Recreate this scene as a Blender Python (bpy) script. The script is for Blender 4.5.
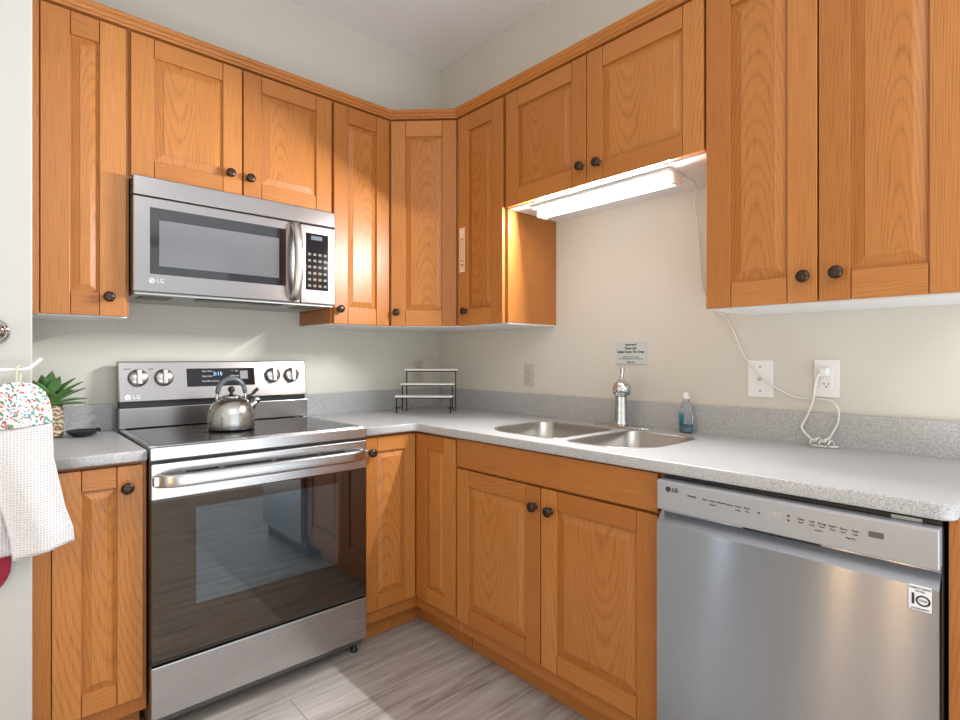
import bpy, bmesh, math, random
from mathutils import Vector, Matrix
random.seed(7)
for o in list(bpy.data.objects): bpy.data.objects.remove(o)
SC = bpy.context.scene
C = SC.collection
PI = math.pi
RB = -PI/2                      # rotation of everything that faces away from the right wall

# ---------------------------------------------------------------- camera
cam_d = bpy.data.cameras.new('camera'); cam = bpy.data.objects.new('camera', cam_d); C.objects.link(cam)
cam.location = (-1.997, -2.5483, 1.1963)
cam.rotation_euler = (PI/2, 0, -0.7391)
cam_d.sensor_fit = 'HORIZONTAL'; cam_d.sensor_width = 36.0
cam_d.lens = 538.29/960*36.0
cam_d.shift_y = -2.1/960
cam_d.clip_start = 0.02
SC.camera = cam

# ---------------------------------------------------------------- world, lights, exposure
w = bpy.data.worlds.new('world'); SC.world = w; w.use_nodes = True
bg = w.node_tree.nodes['Background']
bg.inputs['Color'].default_value = (0.88, 0.95, 1.0, 1); bg.inputs['Strength'].default_value = 1.0

def lamp(name, kind, loc, energy, color=(1, 1, 1), rot=(0, 0, 0), **kw):
    d = bpy.data.lights.new(name, kind); d.energy = energy; d.color = color
    for k, v in kw.items(): setattr(d, k, v)
    o = bpy.data.objects.new(name, d); C.objects.link(o); o.location = loc; o.rotation_euler = rot
    return o
# unseen soft fills added behind the camera; the upward one brightens the ceiling
lamp('rear_fill', 'AREA', (-1.6, -6.6, 1.5), 25, (0.93, 0.97, 1.0), (PI/2, 0, 0), shape='RECTANGLE', size=4.4, size_y=2.4)
lamp('overhead_fill', 'AREA', (-1.9, -3.8, 2.9), 30, (1.0, 0.99, 0.97), shape='RECTANGLE', size=1.6, size_y=1.6)
lamp('ceiling_fill', 'AREA', (-1.5, -5.05, .15), 225, (0.91, 0.96, 1.0), (PI, 0, 0), shape='RECTANGLE', size=5.0, size_y=3.6)
# the fluorescent tube under the cabinet over the sink, its reflector thrown towards the room
lamp('strip_lamp', 'AREA', (-.262, -1.318, 1.814), 46, (0.97, 0.985, 1.0), (0, math.radians(80), 0), shape='RECTANGLE', size=.022, size_y=.59)
for p_ in ((-3.9, -1.47, 1.05), (-3.9, -1.80, 1.05)):      # unseen warm strips, added for upright streaks on the dishwasher door
    lamp('warm_streak_light', 'AREA', p_, 7, (1.0, .60, .30), (0, -PI/2, 0), shape='RECTANGLE', size=1.5, size_y=.045)
lamp('cool_streak_light', 'AREA', (-3.4, -.82, 1.1), 2.8, (.72, .86, 1.0), (0, -PI/2, 0), shape='RECTANGLE', size=1.6, size_y=.06)  # unseen cool strip, added for a pale streak on the dishwasher
SC.view_settings.view_transform = 'Standard'
SC.view_settings.look = 'None'
SC.view_settings.gamma = 1.0
SC.view_settings.exposure = -0.10
SC.view_settings.use_curve_mapping = False

# ---------------------------------------------------------------- materials
def mat(name, base=(.8, .8, .8), rough=.5, metal=0.0, **kw):
    m = bpy.data.materials.new(name); m.use_nodes = True
    b = m.node_tree.nodes['Principled BSDF']
    b.inputs['Base Color'].default_value = (*base, 1); b.inputs['Roughness'].default_value = rough
    b.inputs['Metallic'].default_value = metal
    for k, v in kw.items(): b.inputs[k].default_value = v
    return m
class NT:
    def __init__(s, m): s.t = m.node_tree; s.b = s.t.nodes['Principled BSDF']
    def n(s, typ, **kw):
        nd = s.t.nodes.new(typ)
        for k, v in kw.items(): setattr(nd, k, v)
        return nd
    def l(s, a, b): s.t.links.new(a, b)
    def val(s, inp, v):
        if isinstance(v, (int, float, tuple)): inp.default_value = v
        else: s.l(v, inp)
    def math(s, op, a, b=0.0, clamp=False):
        nd = s.n('ShaderNodeMath', operation=op, use_clamp=clamp)
        s.val(nd.inputs[0], a); s.val(nd.inputs[1], b); return nd.outputs[0]
    def comb(s, x, y, z=0.0):
        nd = s.n('ShaderNodeCombineXYZ')
        for i, v in enumerate((x, y, z)): s.val(nd.inputs[i], v)
        return nd.outputs[0]
    def noise(s, vec, scale, detail=2, rough=.5, dim='3D'):
        nd = s.n('ShaderNodeTexNoise', noise_dimensions=dim); s.l(vec, nd.inputs['Vector'])
        nd.inputs['Scale'].default_value = scale; nd.inputs['Detail'].default_value = detail; nd.inputs['Roughness'].default_value = rough
        return nd.outputs['Fac']
    def ramp(s, fac, stops, interp='LINEAR'):
        nd = s.n('ShaderNodeValToRGB'); s.l(fac, nd.inputs[0]); e = nd.color_ramp.elements; nd.color_ramp.interpolation = interp
        while len(e) < len(stops): e.new(0.5)
        for q, (p, c) in zip(e, stops): q.position = p; q.color = (*c, 1)
        return nd.outputs[0]
    def mix(s, fac, a, b, blend='MIX'):
        nd = s.n('ShaderNodeMix', data_type='RGBA', blend_type=blend)
        s.val(nd.inputs[0], fac)
        for i, v in ((6, a), (7, b)):
            if isinstance(v, tuple): nd.inputs[i].default_value = (*v, 1)
            else: s.l(v, nd.inputs[i])
        return nd.outputs[2]
    def bump(s, h, strength, dist=.001):
        nd = s.n('ShaderNodeBump'); s.l(h, nd.inputs['Height']); nd.inputs['Strength'].default_value = strength; nd.inputs['Distance'].default_value = dist
        s.l(nd.outputs[0], s.b.inputs['Normal'])
    def obj(s): return s.n('ShaderNodeTexCoord').outputs['Object']

def oak(name, tint=1.0):
    m = mat(name, rough=.36); t = NT(m)
    uv = t.n('ShaderNodeUVMap').outputs[0]
    sp = t.n('ShaderNodeSeparateXYZ'); t.l(uv, sp.inputs[0]); u, v = sp.outputs[0], sp.outputs[1]
    wob = t.noise(t.comb(t.math('MULTIPLY', u, 9.0), t.math('MULTIPLY', v, 1.6)), 1.0, 3)
    vl = t.math('SUBTRACT', v, t.math('MULTIPLY', t.math('FLOOR', t.math('DIVIDE', t.math('ADD', v, 5.0), 10.0)), 10.0))
    dep = t.noise(t.comb(0.37, t.math('MULTIPLY', v, 2.2)), 1.0, 2)
    d = t.math('ADD', t.math('MULTIPLY', t.math('SUBTRACT', dep, .5), 0.03), t.math('MULTIPLY', vl, .075))
    uu = t.math('ADD', u, t.math('MULTIPLY', t.math('SUBTRACT', wob, .5), 0.022))
    r = t.math('SQRT', t.math('ADD', t.math('MULTIPLY', uu, uu), t.math('MULTIPLY', d, d)))
    ring = t.math('FRACT', t.math('ADD', t.math('MULTIPLY', r, 175.0), t.math('MULTIPLY', wob, 1.2)))
    line = t.math('POWER', t.math('ABSOLUTE', t.math('SUBTRACT', t.math('MULTIPLY', ring, 2.0), 1.0)), 3.4)
    pore = t.noise(t.comb(t.math('MULTIPLY', u, 420.0), t.math('MULTIPLY', v, 7.0)), 1.0, 2)
    pm = t.math('MULTIPLY', t.math('SUBTRACT', pore, .42), 2.6, clamp=True)
    dark = t.math('MULTIPLY', line, t.math('ADD', .35, t.math('MULTIPLY', pm, .75)), clamp=True)
    dark = t.math('ADD', t.math('MULTIPLY', dark, .64), t.math('MULTIPLY', pm, .36), clamp=True)
    wn = t.n('ShaderNodeTexWhiteNoise', noise_dimensions='1D')
    t.l(t.math('FLOOR', t.math('DIVIDE', t.math('ADD', v, 5.0), 10.0)), wn.inputs['W'])
    lo = t.mix(wn.outputs[0], (.50*tint, .178*tint, .036*tint), (.68*tint, .285*tint, .074*tint))
    broad = t.noise(t.comb(t.math('MULTIPLY', u, 12.0), t.math('MULTIPLY', v, 1.0)), 1.0, 2)
    lo = t.mix(t.math('MULTIPLY', broad, .5), lo, (.43*tint, .145*tint, .028*tint))
    col = t.mix(dark, lo, (.24*tint, .072*tint, .014*tint))
    t.l(col, t.b.inputs['Base Color'])
    t.bump(t.math('SUBTRACT', 1.0, dark), .12, .0006)
    t.b.inputs['Specular IOR Level'].default_value = .4
    return m
OAK = oak('honey_oak', .82)

def counter_mat():
    m = mat('speckled_counter', rough=.33); t = NT(m); o = t.obj()
    n1 = t.noise(o, 420, 1); n2 = t.noise(o, 230, 2, .7); n3 = t.noise(o, 600, 0)
    c = t.ramp(n1, [(.0, (0.223, 0.211, 0.208)), (.38, (0.301, 0.291, 0.287)), (.48, (0.417, 0.417, 0.420)), (.60, (0.468, 0.474, 0.476)), (.72, (0.557, 0.557, 0.557))])
    c = t.mix(t.math('MULTIPLY', t.math('SUBTRACT', n2, .55), 4.0, True), c, (.31, .295, .288))
    c = t.mix(t.math('MULTIPLY', t.math('SUBTRACT', n3, .66), 6.0, True), c, (0.593, 0.596, 0.589))
    t.l(c, t.b.inputs['Base Color']); return m
COUNTER = counter_mat()

def floor_mat():
    m = mat('grey_oak_plank', rough=.42); t = NT(m); o = t.obj()
    br = t.n('ShaderNodeTexBrick'); t.l(o, br.inputs['Vector'])
    br.offset = .37; br.inputs['Scale'].default_value = 1.0; br.inputs['Brick Width'].default_value = 1.22; br.inputs['Row Height'].default_value = .178
    br.inputs['Mortar Size'].default_value = .0012; br.inputs['Bias'].default_value = 0
    br.inputs['Color1'].default_value = (.0, .0, .0, 1); br.inputs['Color2'].default_value = (1, 1, 1, 1); br.inputs['Mortar'].default_value = (.5, .5, .5, 1)
    sp = t.n('ShaderNodeSeparateXYZ'); t.l(o, sp.inputs[0]); x, y = sp.outputs[0], sp.outputs[1]
    row = t.math('FLOOR', t.math('DIVIDE', y, .178))
    xs = t.math('ADD', x, t.math('MULTIPLY', row, 3.71))
    g1 = t.noise(t.comb(t.math('MULTIPLY', xs, 2.2), t.math('MULTIPLY', y, 26.0)), 1.0, 5, .62)
    g2 = t.noise(t.comb(t.math('MULTIPLY', xs, 6.0), t.math('MULTIPLY', y, 190.0)), 1.0, 2)
    kn = t.noise(t.comb(t.math('MULTIPLY', xs, 4.5), t.math('MULTIPLY', y, 15.0)), 1.0, 2)
    c = t.ramp(g1, [(.28, (.15, .122, .102)), (.45, (.35, .318, .292)), (.60, (.47, .44, .412)), (.76, (.60, .57, .54))])
    c = t.mix(t.math('MULTIPLY', g2, .35), c, (.26, .225, .20))
    c = t.mix(t.math('MULTIPLY', t.math('SUBTRACT', kn, .63), 5.0, True), c, (.10, .078, .065))
    c = t.mix(t.math('MULTIPLY', br.outputs['Color'], .22), c, (.45, .43, .41))
    c = t.mix(br.outputs['Fac'], c, (.12, .10, .09))
    t.l(c, t.b.inputs['Base Color']); return m
FLOOR = floor_mat()

def paint(name, col, rough=.75):
    m = mat(name, col, rough); t = NT(m); t.bump(t.noise(t.obj(), 260, 2), .06, .0008); return m
WALL = paint('warm_grey_paint', (.64, .615, .545)); CEIL = paint('ceiling_paint', (.88, .88, .90), .85)
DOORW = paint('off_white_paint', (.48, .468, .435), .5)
def steel(name, col, rough, axis, amt=.05):
    m = mat(name, col, rough, 1.0); t = NT(m); o = t.obj()
    mp = t.n('ShaderNodeMapping'); t.l(o, mp.inputs[0]); mp.inputs['Scale'].default_value = [(6 if i == axis else 900) for i in range(3)]
    n = t.noise(mp.outputs[0], 1.0, 2)
    t.l(t.math('ADD', rough-amt, t.math('MULTIPLY', n, 2*amt)), t.b.inputs['Roughness'])
    t.bump(n, .035, .0003); return m
STEEL = steel('brushed_steel', (.55, .545, .545), .26, 0)
STEELC = steel('brushed_steel_dark', (.33, .31, .30), .25, 0)
STEELV = steel('brushed_steel_vertical', (.50, .505, .52), .24, 2)
m_ = mat('dishwasher_steel', (.42, .455, .505), .20, 1.0, Anisotropic=1.0, **{'Anisotropic Rotation': .25}); t_ = NT(m_)
tg = t_.n('ShaderNodeTangent', direction_type='UV_MAP', uv_map='UVMap'); t_.l(tg.outputs[0], t_.b.inputs['Tangent'])
mp = t_.n('ShaderNodeMapping'); t_.l(t_.obj(), mp.inputs[0]); mp.inputs['Scale'].default_value = (3.2, 1, 1.1)
t_.bump(t_.noise(mp.outputs[0], 1.0, 1), .07, .02); DWS = m_
SINKM = steel('satin_sink_steel', (.46, .44, .41), .30, 0)
PANELM = mat('silver_panel', (.40, .42, .45), .36, .5)
CHROME = mat('chrome', (.58, .585, .60), .07, 1.0)
BRONZE = mat('dark_bronze', (.055, .034, .024), .30, .75)
BLACK = mat('black_plastic', (.012, .012, .013), .35)
GLASSB = mat('black_glass', (.008, .008, .009), .04, 0, IOR=1.7)
OVENG = mat('oven_door_glass', (.010, .008, .007), .03, 0, IOR=2.05, **{'Specular Tint': (1, .86, .72, 1)})
PANE = mat('oven_window_glass', (.022, .030, .036), .03, 0, IOR=2.5, **{'Specular Tint': (.86, .95, 1, 1)})
MPANE = mat('microwave_window', (.10, .10, .105), .12, 0, IOR=2.0)
WHITE = mat('white_plastic', (.80, .80, .79), .35)
BEIGE = mat('beige_plastic', (.56, .50, .40), .4)
MELA = mat('white_melamine', (.80, .80, .80), .45)
DARK = mat('dark_gap', (.02, .018, .016), .7)
GREYD = mat('dark_grey_metal', (.13, .13, .13), .4, .6)
INKD = mat('dark_ink', (.03, .03, .035), .6)
INKL = mat('light_print', (.75, .76, .78), .5)

# ---------------------------------------------------------------- mesh helpers
class MB:
    """collects boards, lathes and tubes of one part into one mesh, with wood coordinates"""
    def __init__(s): s.bm = bmesh.new(); s.uv = s.bm.loops.layers.uv.new('UVMap')
    def face(s, vs, uvs=None, mi=0, smooth=False):
        try: f = s.bm.faces.new(vs)
        except ValueError: return None
        f.material_index = mi; f.smooth = smooth
        if uvs:
            for l, q in zip(f.loops, uvs): l[s.uv].uv = q
        return f
    def woodfaces(s, faces, grain, ctr, off):
        g = 'xyz'.index(grain)
        for f in faces:
            f.normal_update(); n = max(range(3), key=lambda i: abs(f.normal[i]))
            for l in f.loops:
                p = l.vert.co
                ax = [i for i in range(3) if i != n]
                if n == g: l[s.uv].uv = ((p[ax[0]]-ctr[ax[0]])+off[0], (p[ax[1]]-ctr[ax[1]])+off[1])
                else:
                    a = [i for i in ax if i != g][0]
                    l[s.uv].uv = ((p[a]-ctr[a])+off[0]+.01*n, p[g]-ctr[g]+off[1])
    def off(s, spread=.24): return (random.uniform(-spread, spread) if spread < .1 else random.choice((-1, 1))*random.uniform(.07, spread), random.randint(0, 60)*10+random.choice((-1, 1))*random.uniform(.3, 3))
    def box(s, x0, x1, y0, y1, z0, z1, grain='z', mi=0, spread=.24):
        v = [s.bm.verts.new((x, y, z)) for x in (x0, x1) for y in (y0, y1) for z in (z0, z1)]
        fs = [s.face([v[i] for i in q], None, mi) for q in ((0, 1, 3, 2), (4, 6, 7, 5), (0, 4, 5, 1), (2, 3, 7, 6), (0, 2, 6, 4), (1, 5, 7, 3))]
        s.woodfaces(fs, grain, ((x0+x1)/2, (y0+y1)/2, (z0+z1)/2), s.off(spread)); return s
    def prism(s, poly, z0, z1, mi=0, grain='z'):
        a = [s.bm.verts.new((x, y, z0)) for x, y in poly]; b = [s.bm.verts.new((x, y, z1)) for x, y in poly]
        n = len(poly); fs = [s.face(a[::-1], None, mi), s.face(b, None, mi)]
        for i in range(n): fs.append(s.face([a[i], a[(i+1) % n], b[(i+1) % n], b[i]], None, mi))
        s.woodfaces([f for f in fs if f], grain, (poly[0][0], poly[0][1], z0), s.off()); return s
    def extrude_x(s, prof, x0, x1, mi=0, smooth=False):
        """profile in (y,z), swept along x"""
        a = [s.bm.verts.new((x0, y, z)) for y, z in prof]; b = [s.bm.verts.new((x1, y, z)) for y, z in prof]; n = len(prof)
        s.face(a, None, mi); s.face(b[::-1], None, mi)
        for i in range(n):
            j = (i+1) % n; u0 = prof[i][0]+prof[i][1]; u1 = prof[j][0]+prof[j][1]
            s.face([a[i], b[i], b[j], a[j]], [(x0, u0), (x1, u0), (x1, u1), (x0, u1)], mi, smooth)
        return s
    def lathe(s, prof, seg=32, M=None, mi=0, smooth=True, sx=1, sy=1, caps=True):
        M = M or Matrix(); rings = []
        for r, z in prof:
            if r < 1e-6: rings.append([s.bm.verts.new(M @ Vector((0, 0, z)))])
            else: rings.append([s.bm.verts.new(M @ Vector((r*sx*math.cos(2*PI*i/seg), r*sy*math.sin(2*PI*i/seg), z))) for i in range(seg)])
        for A, B in zip(rings, rings[1:]):
            for i in range(seg):
                j = (i+1) % seg
                if len(A) == 1 and len(B) == 1: continue
                if len(A) == 1: s.face([A[0], B[j], B[i]], None, mi, smooth)
                elif len(B) == 1: s.face([A[i], A[j], B[0]], None, mi, smooth)
                else: s.face([A[i], A[j], B[j], B[i]], None, mi, smooth)
        if caps and len(rings[0]) > 1: s.face(rings[0][::-1], None, mi)
        if caps and len(rings[-1]) > 1: s.face(rings[-1], None, mi)
        return s
    def tube(s, pts, rad, seg=12, mi=0, flat=1.0):
        pts = [Vector(p) for p in pts]; n = len(pts); rings = []
        R = rad if isinstance(rad, (list, tuple)) else [rad]*n
        t0 = (pts[1]-pts[0]).normalized(); nr = t0.orthogonal().normalized()
        for i, p in enumerate(pts):
            t = (pts[min(i+1, n-1)]-pts[max(i-1, 0)]).normalized()
            nr = (nr - t*nr.dot(t)).normalized(); bn = t.cross(nr)
            rings.append([s.bm.verts.new(p + nr*R[i]*math.cos(2*PI*k/seg) + bn*R[i]*flat*math.sin(2*PI*k/seg)) for k in range(seg)])
        for A, B in zip(rings, rings[1:]):
            for k in range(seg): s.face([A[k], A[(k+1) % seg], B[(k+1) % seg], B[k]], None, mi, True)
        s.face(rings[0][::-1], None, mi); s.face(rings[-1], None, mi); return s
    def build(s, name, mats, parent=None, loc=(0, 0, 0), rotz=0, bevel=0, seg=2, sub=0):
        bmesh.ops.recalc_face_normals(s.bm, faces=s.bm.faces[:])
        me = bpy.data.meshes.new(name); s.bm.to_mesh(me); s.bm.free()
        for m in (mats if isinstance(mats, (list, tuple)) else [mats]): me.materials.append(m)
        o = bpy.data.objects.new(name, me); C.objects.link(o); o.location = loc; o.rotation_euler = (0, 0, rotz)
        if parent: o.parent = parent
        if bevel:
            b = o.modifiers.new('bevel', 'BEVEL'); b.width = bevel; b.segments = seg; b.limit_method = 'ANGLE'; b.angle_limit = math.radians(40)
        if sub:
            b = o.modifiers.new('smooth', 'SUBSURF'); b.levels = sub; b.render_levels = sub
        return o
def smooth_path(pts, n=8):
    P = [Vector(p) for p in pts]; P = [P[0]*2-P[1]] + P + [P[-1]*2-P[-2]]; out = []
    for i in range(1, len(P)-2):
        for k in range(n):
            t = k/n; a, b, c, d = P[i-1:i+3]
            out.append(.5*((2*b)+(c-a)*t+(2*a-5*b+4*c-d)*t*t+(3*b-a-3*c+d)*t**3))
    out.append(P[-2]); return out
def tag(o, label, cat, group=None):
    o['label'] = label; o['category'] = cat
    if group: o['group'] = group
    return o
def thing(name, label, cat, loc=(0, 0, 0), rotz=0, group=None):
    o = bpy.data.objects.new(name, None); C.objects.link(o); o.location = loc; o.rotation_euler = (0, 0, rotz); o.empty_display_size = .05
    return tag(o, label, cat, group)
def struct(name, mb, m, **kw):
    o = mb.build(name, m, **kw); o['kind'] = 'structure'; return o
def curve_mesh(cu, name, m, parent=None, loc=(0, 0, 0), rot=(0, 0, 0)):
    tmp = bpy.data.objects.new('tmp', cu); C.objects.link(tmp); bpy.context.view_layer.update()
    me = bpy.data.meshes.new_from_object(tmp.evaluated_get(bpy.context.evaluated_depsgraph_get()))
    bpy.data.objects.remove(tmp); me.name = name; me.materials.clear(); me.materials.append(m)
    o = bpy.data.objects.new(name, me); C.objects.link(o); o.location = loc; o.rotation_euler = rot
    if parent: o.parent = parent
    return o
def text(name, body, size, m, parent, loc, align='CENTER', rot=(PI/2, 0, 0), th=.0004, bold=0):
    cu = bpy.data.curves.new(name, 'FONT'); cu.body = body; cu.size = size; cu.align_x = align; cu.align_y = 'CENTER'; cu.extrude = th; cu.offset = bold
    return curve_mesh(cu, name, m, parent, loc, rot)
def MX(loc, rx=0, ry=0, rz=0):
    return Matrix.Translation(loc) @ Matrix.Rotation(rz, 4, 'Z') @ Matrix.Rotation(ry, 4, 'Y') @ Matrix.Rotation(rx, 4, 'X')
FR = PI/2   # lathe axis turned to point to the front (-y)

# ================================================================ the room
H = 2.923
struct('floor', MB().box(-4.6, 3.0, -7.0, 0.0, -.08, 0.0), FLOOR)
struct('ceiling', MB().box(-4.6, 3.0, -7.0, 0.1, H, H+.08), CEIL)
struct('wall_back', MB().box(-4.6, .1, 0.0, .1, 0, H), WALL)
struct('wall_right', MB().box(0.0, .1, -2.95, 0.0, 0, H), WALL)
struct('wall_left', MB().box(-4.6, -1.911, -.66, 0.0, 0, H), DOORW, bevel=.004)
struct('wall_side', MB().box(-4.7, -4.6, -7.0, 0.0, 0, H), WALL)

# ================================================================ cabinets
def knob(parent, x, z, y=-.02):
    mb = MB()
    mb.lathe([(.0, -.001), (.011, -.001), (.011, .002), (.0065, .004), (.006, .012), (.010, .0145), (.0155, .0175), (.0175, .0215), (.0165, .0255), (.012, .0285), (.005, .030), (.0, .0302)], 24, MX((x, y, z), rx=FR))
    for a in range(8):
        mb.lathe([(.0, .0), (.0022, .0006), (.0016, .002), (0, .0026)], 8, MX((x, y, z), rx=FR) @ MX((.0098*math.cos(a*PI/4), .0098*math.sin(a*PI/4), .0275)))
    return mb.build('knob', BRONZE, parent)
def raised_panel(x0, x1, z0, z1, bev=.026, yo=-.0095, yi=-.0185):
    mb = MB(); bm = mb.bm
    def ring(d, y): return [bm.verts.new(p) for p in ((x0+d, y, z0+d), (x1-d, y, z0+d), (x1-d, y, z1-d), (x0+d, y, z1-d))]
    a = ring(-.006, yo); b = ring(.004, yo); c = ring(.004+bev, yi+.0012); d = ring(.0052+bev, yi); fs = []
    for A, B in ((a, b), (b, c), (c, d)):
        for i in range(4): fs.append(mb.face([A[i], A[(i+1) % 4], B[(i+1) % 4], B[i]]))
    fs.append(mb.face(d))
    k = ring(-.006, -.002)
    for i in range(4): fs.append(mb.face([k[i], k[(i+1) % 4], a[(i+1) % 4], a[i]]))
    fs.append(mb.face(k[::-1]))
    mb.woodfaces(fs, 'z', ((x0+x1)/2, 0, (z0+z1)/2), mb.off(.05)); return mb
def door(parent, x0, x1, z0, z1, s=.07, r=.075, kn=None, bev=.026):
    w_, h_ = x1-x0, z1-z0; mb = MB()
    mb.box(0, s, -.02, -.0005, 0, h_); mb.box(w_-s, w_, -.02, -.0005, 0, h_)
    mb.box(s+.0018, w_-s-.0018, -.0192, -.0008, 0, r-.0004, 'x'); mb.box(s+.0018, w_-s-.0018, -.0192, -.0008, h_-r+.0004, h_, 'x')
    d = mb.build('door', OAK, parent, (x0, 0, z0), bevel=.0016)
    raised_panel(s, w_-s, r, h_-r, bev).build('door_panel', OAK, d)
    if kn: knob(d, kn[0]-x0, kn[1]-z0)
    return d
def wall_cab(label, lx, ly, lz, rotz, W, D, Hh, doors, filler=0):
    t = thing('wall_cabinet', label, 'cabinet', (lx, ly, lz), rotz, 'honey oak wall cabinets')
    b = MB(); b.box(0, W, 0, D, .006, Hh); b.build('carcass', OAK, t, bevel=.001)
    MB().box(.004, W-.004, .006, D, 0, .006).build('bottom_panel', MELA, t)
    if filler: MB().box(0, filler-.0015, -.018, -.0005, 0.0, Hh).build('filler_strip', OAK, t, bevel=.001)
    for a in doors: door(t, *a[0], **a[1])
    return t
UF = .325; ZU = 1.3456; ZT = 2.342
# on the back wall: local x = world x - origin
def A(x): return x+1.9105
wall_cab('tall narrow oak wall cabinet at far left, beside the microwave and above the potted plant', -1.9105, -UF, ZU-.010, 0, .2745, UF-.001, ZT-ZU+.010,
         [((.033, .2635, .004, ZT-ZU+.002), dict(s=.075, r=.075, kn=(A(-1.698), 1.403-ZU+.010), bev=.022))], filler=.031)
z2 = 1.829
wall_cab('short two-door oak wall cabinet directly above the microwave', -1.6355, -UF, z2, 0, .762, UF-.001, ZT-z2,
         [((.003, .376, .004, ZT-z2-.008), dict(s=.07, r=.066, kn=(-1.307+1.6355, .083))), ((.382, .757, .004, ZT-z2-.008), dict(s=.07, r=.066, kn=(-1.232+1.6355, .079)))])
wall_cab('narrow single-door oak wall cabinet just right of the microwave', -.873, -UF, ZU, 0, .3085, UF-.001, ZT-ZU,
         [((.008, .294, .004, ZT-ZU-.008), dict(s=.068, r=.075, kn=(.031, .069), bev=.022))])
# diagonal corner cabinet
dg = thing('wall_cabinet', 'diagonal corner oak wall cabinet above the tiered rack', 'cabinet', (-.5635, -.325, ZU), -PI/4, 'honey oak wall cabinets')
q = MB(); Rm = Matrix.Rotation(PI/4, 2)
poly = [Rm @ (Vector(p)-Vector((-.5635, -.325))) for p in ((-.5635, -.325), (-.325, -.5635), (-.001, -.5635), (-.001, -.001), (-.5635, -.001))]
q.prism([tuple(p) for p in poly], .006, ZT-ZU).build('carcass', OAK, dg)
MB().prism([tuple(p) for p in poly], 0, .0058).build('bottom_panel', MELA, dg)
door(dg, .012, .326, .004, ZT-ZU-.008, s=.068, r=.075, kn=(.040, .069), bev=.022)
# on the right wall: local x = -world y
wall_cab('narrow oak wall cabinet right of the diagonal one, a paper strip on its door', -UF, -.5645, ZU, RB, .3325, UF-.001, ZT-ZU,
         [((.0165, .316, .004, ZT-ZU-.008), dict(s=.07, r=.075, kn=(.074, .069), bev=.022))])
z6 = 1.8434
wall_cab('short two-door oak wall cabinet above the sink, with a light strip under it', -UF, -.8975, z6, RB, .8795, UF-.001, ZT-z6,
         [((.004, .427, .004, ZT-z6-.008), dict(s=.068, r=.072, kn=(1.305-.8975, .073))), ((.431, .876, .004, ZT-z6-.008), dict(s=.068, r=.072, kn=(1.381-.8975, .068)))])
wall_cab('tall two-door oak wall cabinet at far right, above the dishwasher', -UF, -1.7775, ZU, RB, .6195, UF-.001, ZT-ZU,
         [((.005, .3095, .004, ZT-ZU-.008), dict(s=.074, r=.074, kn=(2.058-1.7775, .073))), ((.3135, .6165, .004, ZT-ZU-.008), dict(s=.072, r=.074, kn=(2.135-1.7775, .075)))])
# crown moulding along all of them
def sweep(path, prof):
    mb = MB(); n = len(path); P = [Vector(p) for p in path]; rings = []
    for i, p in enumerate(P):
        def nrm(a, b): d = (b-a).normalized(); return Vector((d.y, -d.x))
        if i == 0: m_ = nrm(P[0], P[1])
        elif i == n-1: m_ = nrm(P[-2], P[-1])
        else:
            a, b = nrm(P[i-1], p), nrm(p, P[i+1]); m_ = (a+b).normalized(); m_ = m_/m_.dot(a)
        rings.append([mb.bm.verts.new((p.x+m_.x*o_, p.y+m_.y*o_, z)) for o_, z in prof])
    k = len(prof)
    for i in range(n-1):
        off = mb.off(.03); L = (P[i+1]-P[i]).length; acc = 0
        for j in range(k):
            j2 = (j+1) % k; d = (Vector(prof[j2])-Vector(prof[j])).length
            mb.face([rings[i][j], rings[i+1][j], rings[i+1][j2], rings[i][j2]], [(off[0]+acc, off[1]), (off[0]+acc, off[1]+L), (off[0]+acc+d, off[1]+L), (off[0]+acc+d, off[1])]); acc += d
    mb.face(rings[0]); mb.face(rings[-1][::-1]); return mb
cr = sweep([(-1.9105, -.325), (-.5635, -.325), (-.325, -.5635), (-.325, -2.47)],
           [(.0, ZT+.0005), (.024, ZT+.0005), (.026, ZT+.006), (.032, ZT+.010), (.035, ZT+.018), (.042, ZT+.024), (.044, ZT+.030), (.044, ZT+.036), (.0, ZT+.036)]).build('crown_moulding', OAK)
tag(cr, 'long oak crown moulding running along the tops of the wall cabinets', 'moulding')

# base cabinets
BF = .60; ZC = .879
def toe(parent, x0, x1): MB().box(x0, x1, .07, .085, 0.001, .10, 'x').build('toe_kick', OAK, parent)
b1 = thing('base_cabinet', 'narrow single-door oak base cabinet left of the range', 'cabinet', (-1.9105, -BF, 0), 0, 'honey oak base cabinets')
MB().box(0, .2765, 0, BF-.001, .10, ZC).build('carcass', OAK, b1, bevel=.001); toe(b1, .002, .2705)
MB().box(0, .0415, -.018, -.0005, .10, ZC-.002).build('filler_strip', OAK, b1, bevel=.001)
door(b1, .0435, .2635, .152, .868, s=.066, r=.062, kn=(-1.69+1.9105, .803), bev=.02)
b2 = thing('base_cabinet', 'corner oak base cabinet with two doors meeting at the inner corner, right of the range', 'cabinet', (-.868, -BF, 0), 0, 'honey oak base cabinets')
ox, oy = .868, BF
MB().prism([(0, 0), (ox-BF, 0), (ox-BF, -.2935), (ox-.001, -.2935), (ox-.001, oy-.001), (0, oy-.001)], .10, ZC).build('carcass', OAK, b2)
MB().prism([(0.002, .07), (ox-BF+.07, .07), (ox-BF+.07, -.2915), (ox-BF+.085, -.2915), (ox-BF+.085, .085), (0.002, .085)], .001, .0995).build('toe_kick', OAK, b2)
door(b2, .003, .2465, .155, .868, s=.052, r=.06, kn=(.006+.018, .809), bev=.02)
d3 = door(b2, 0, .2655, .155, .868, s=.073, r=.06, bev=.018); d3.location = (ox-BF, -.0235, .155); d3.rotation_euler = (0, 0, RB)
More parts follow.
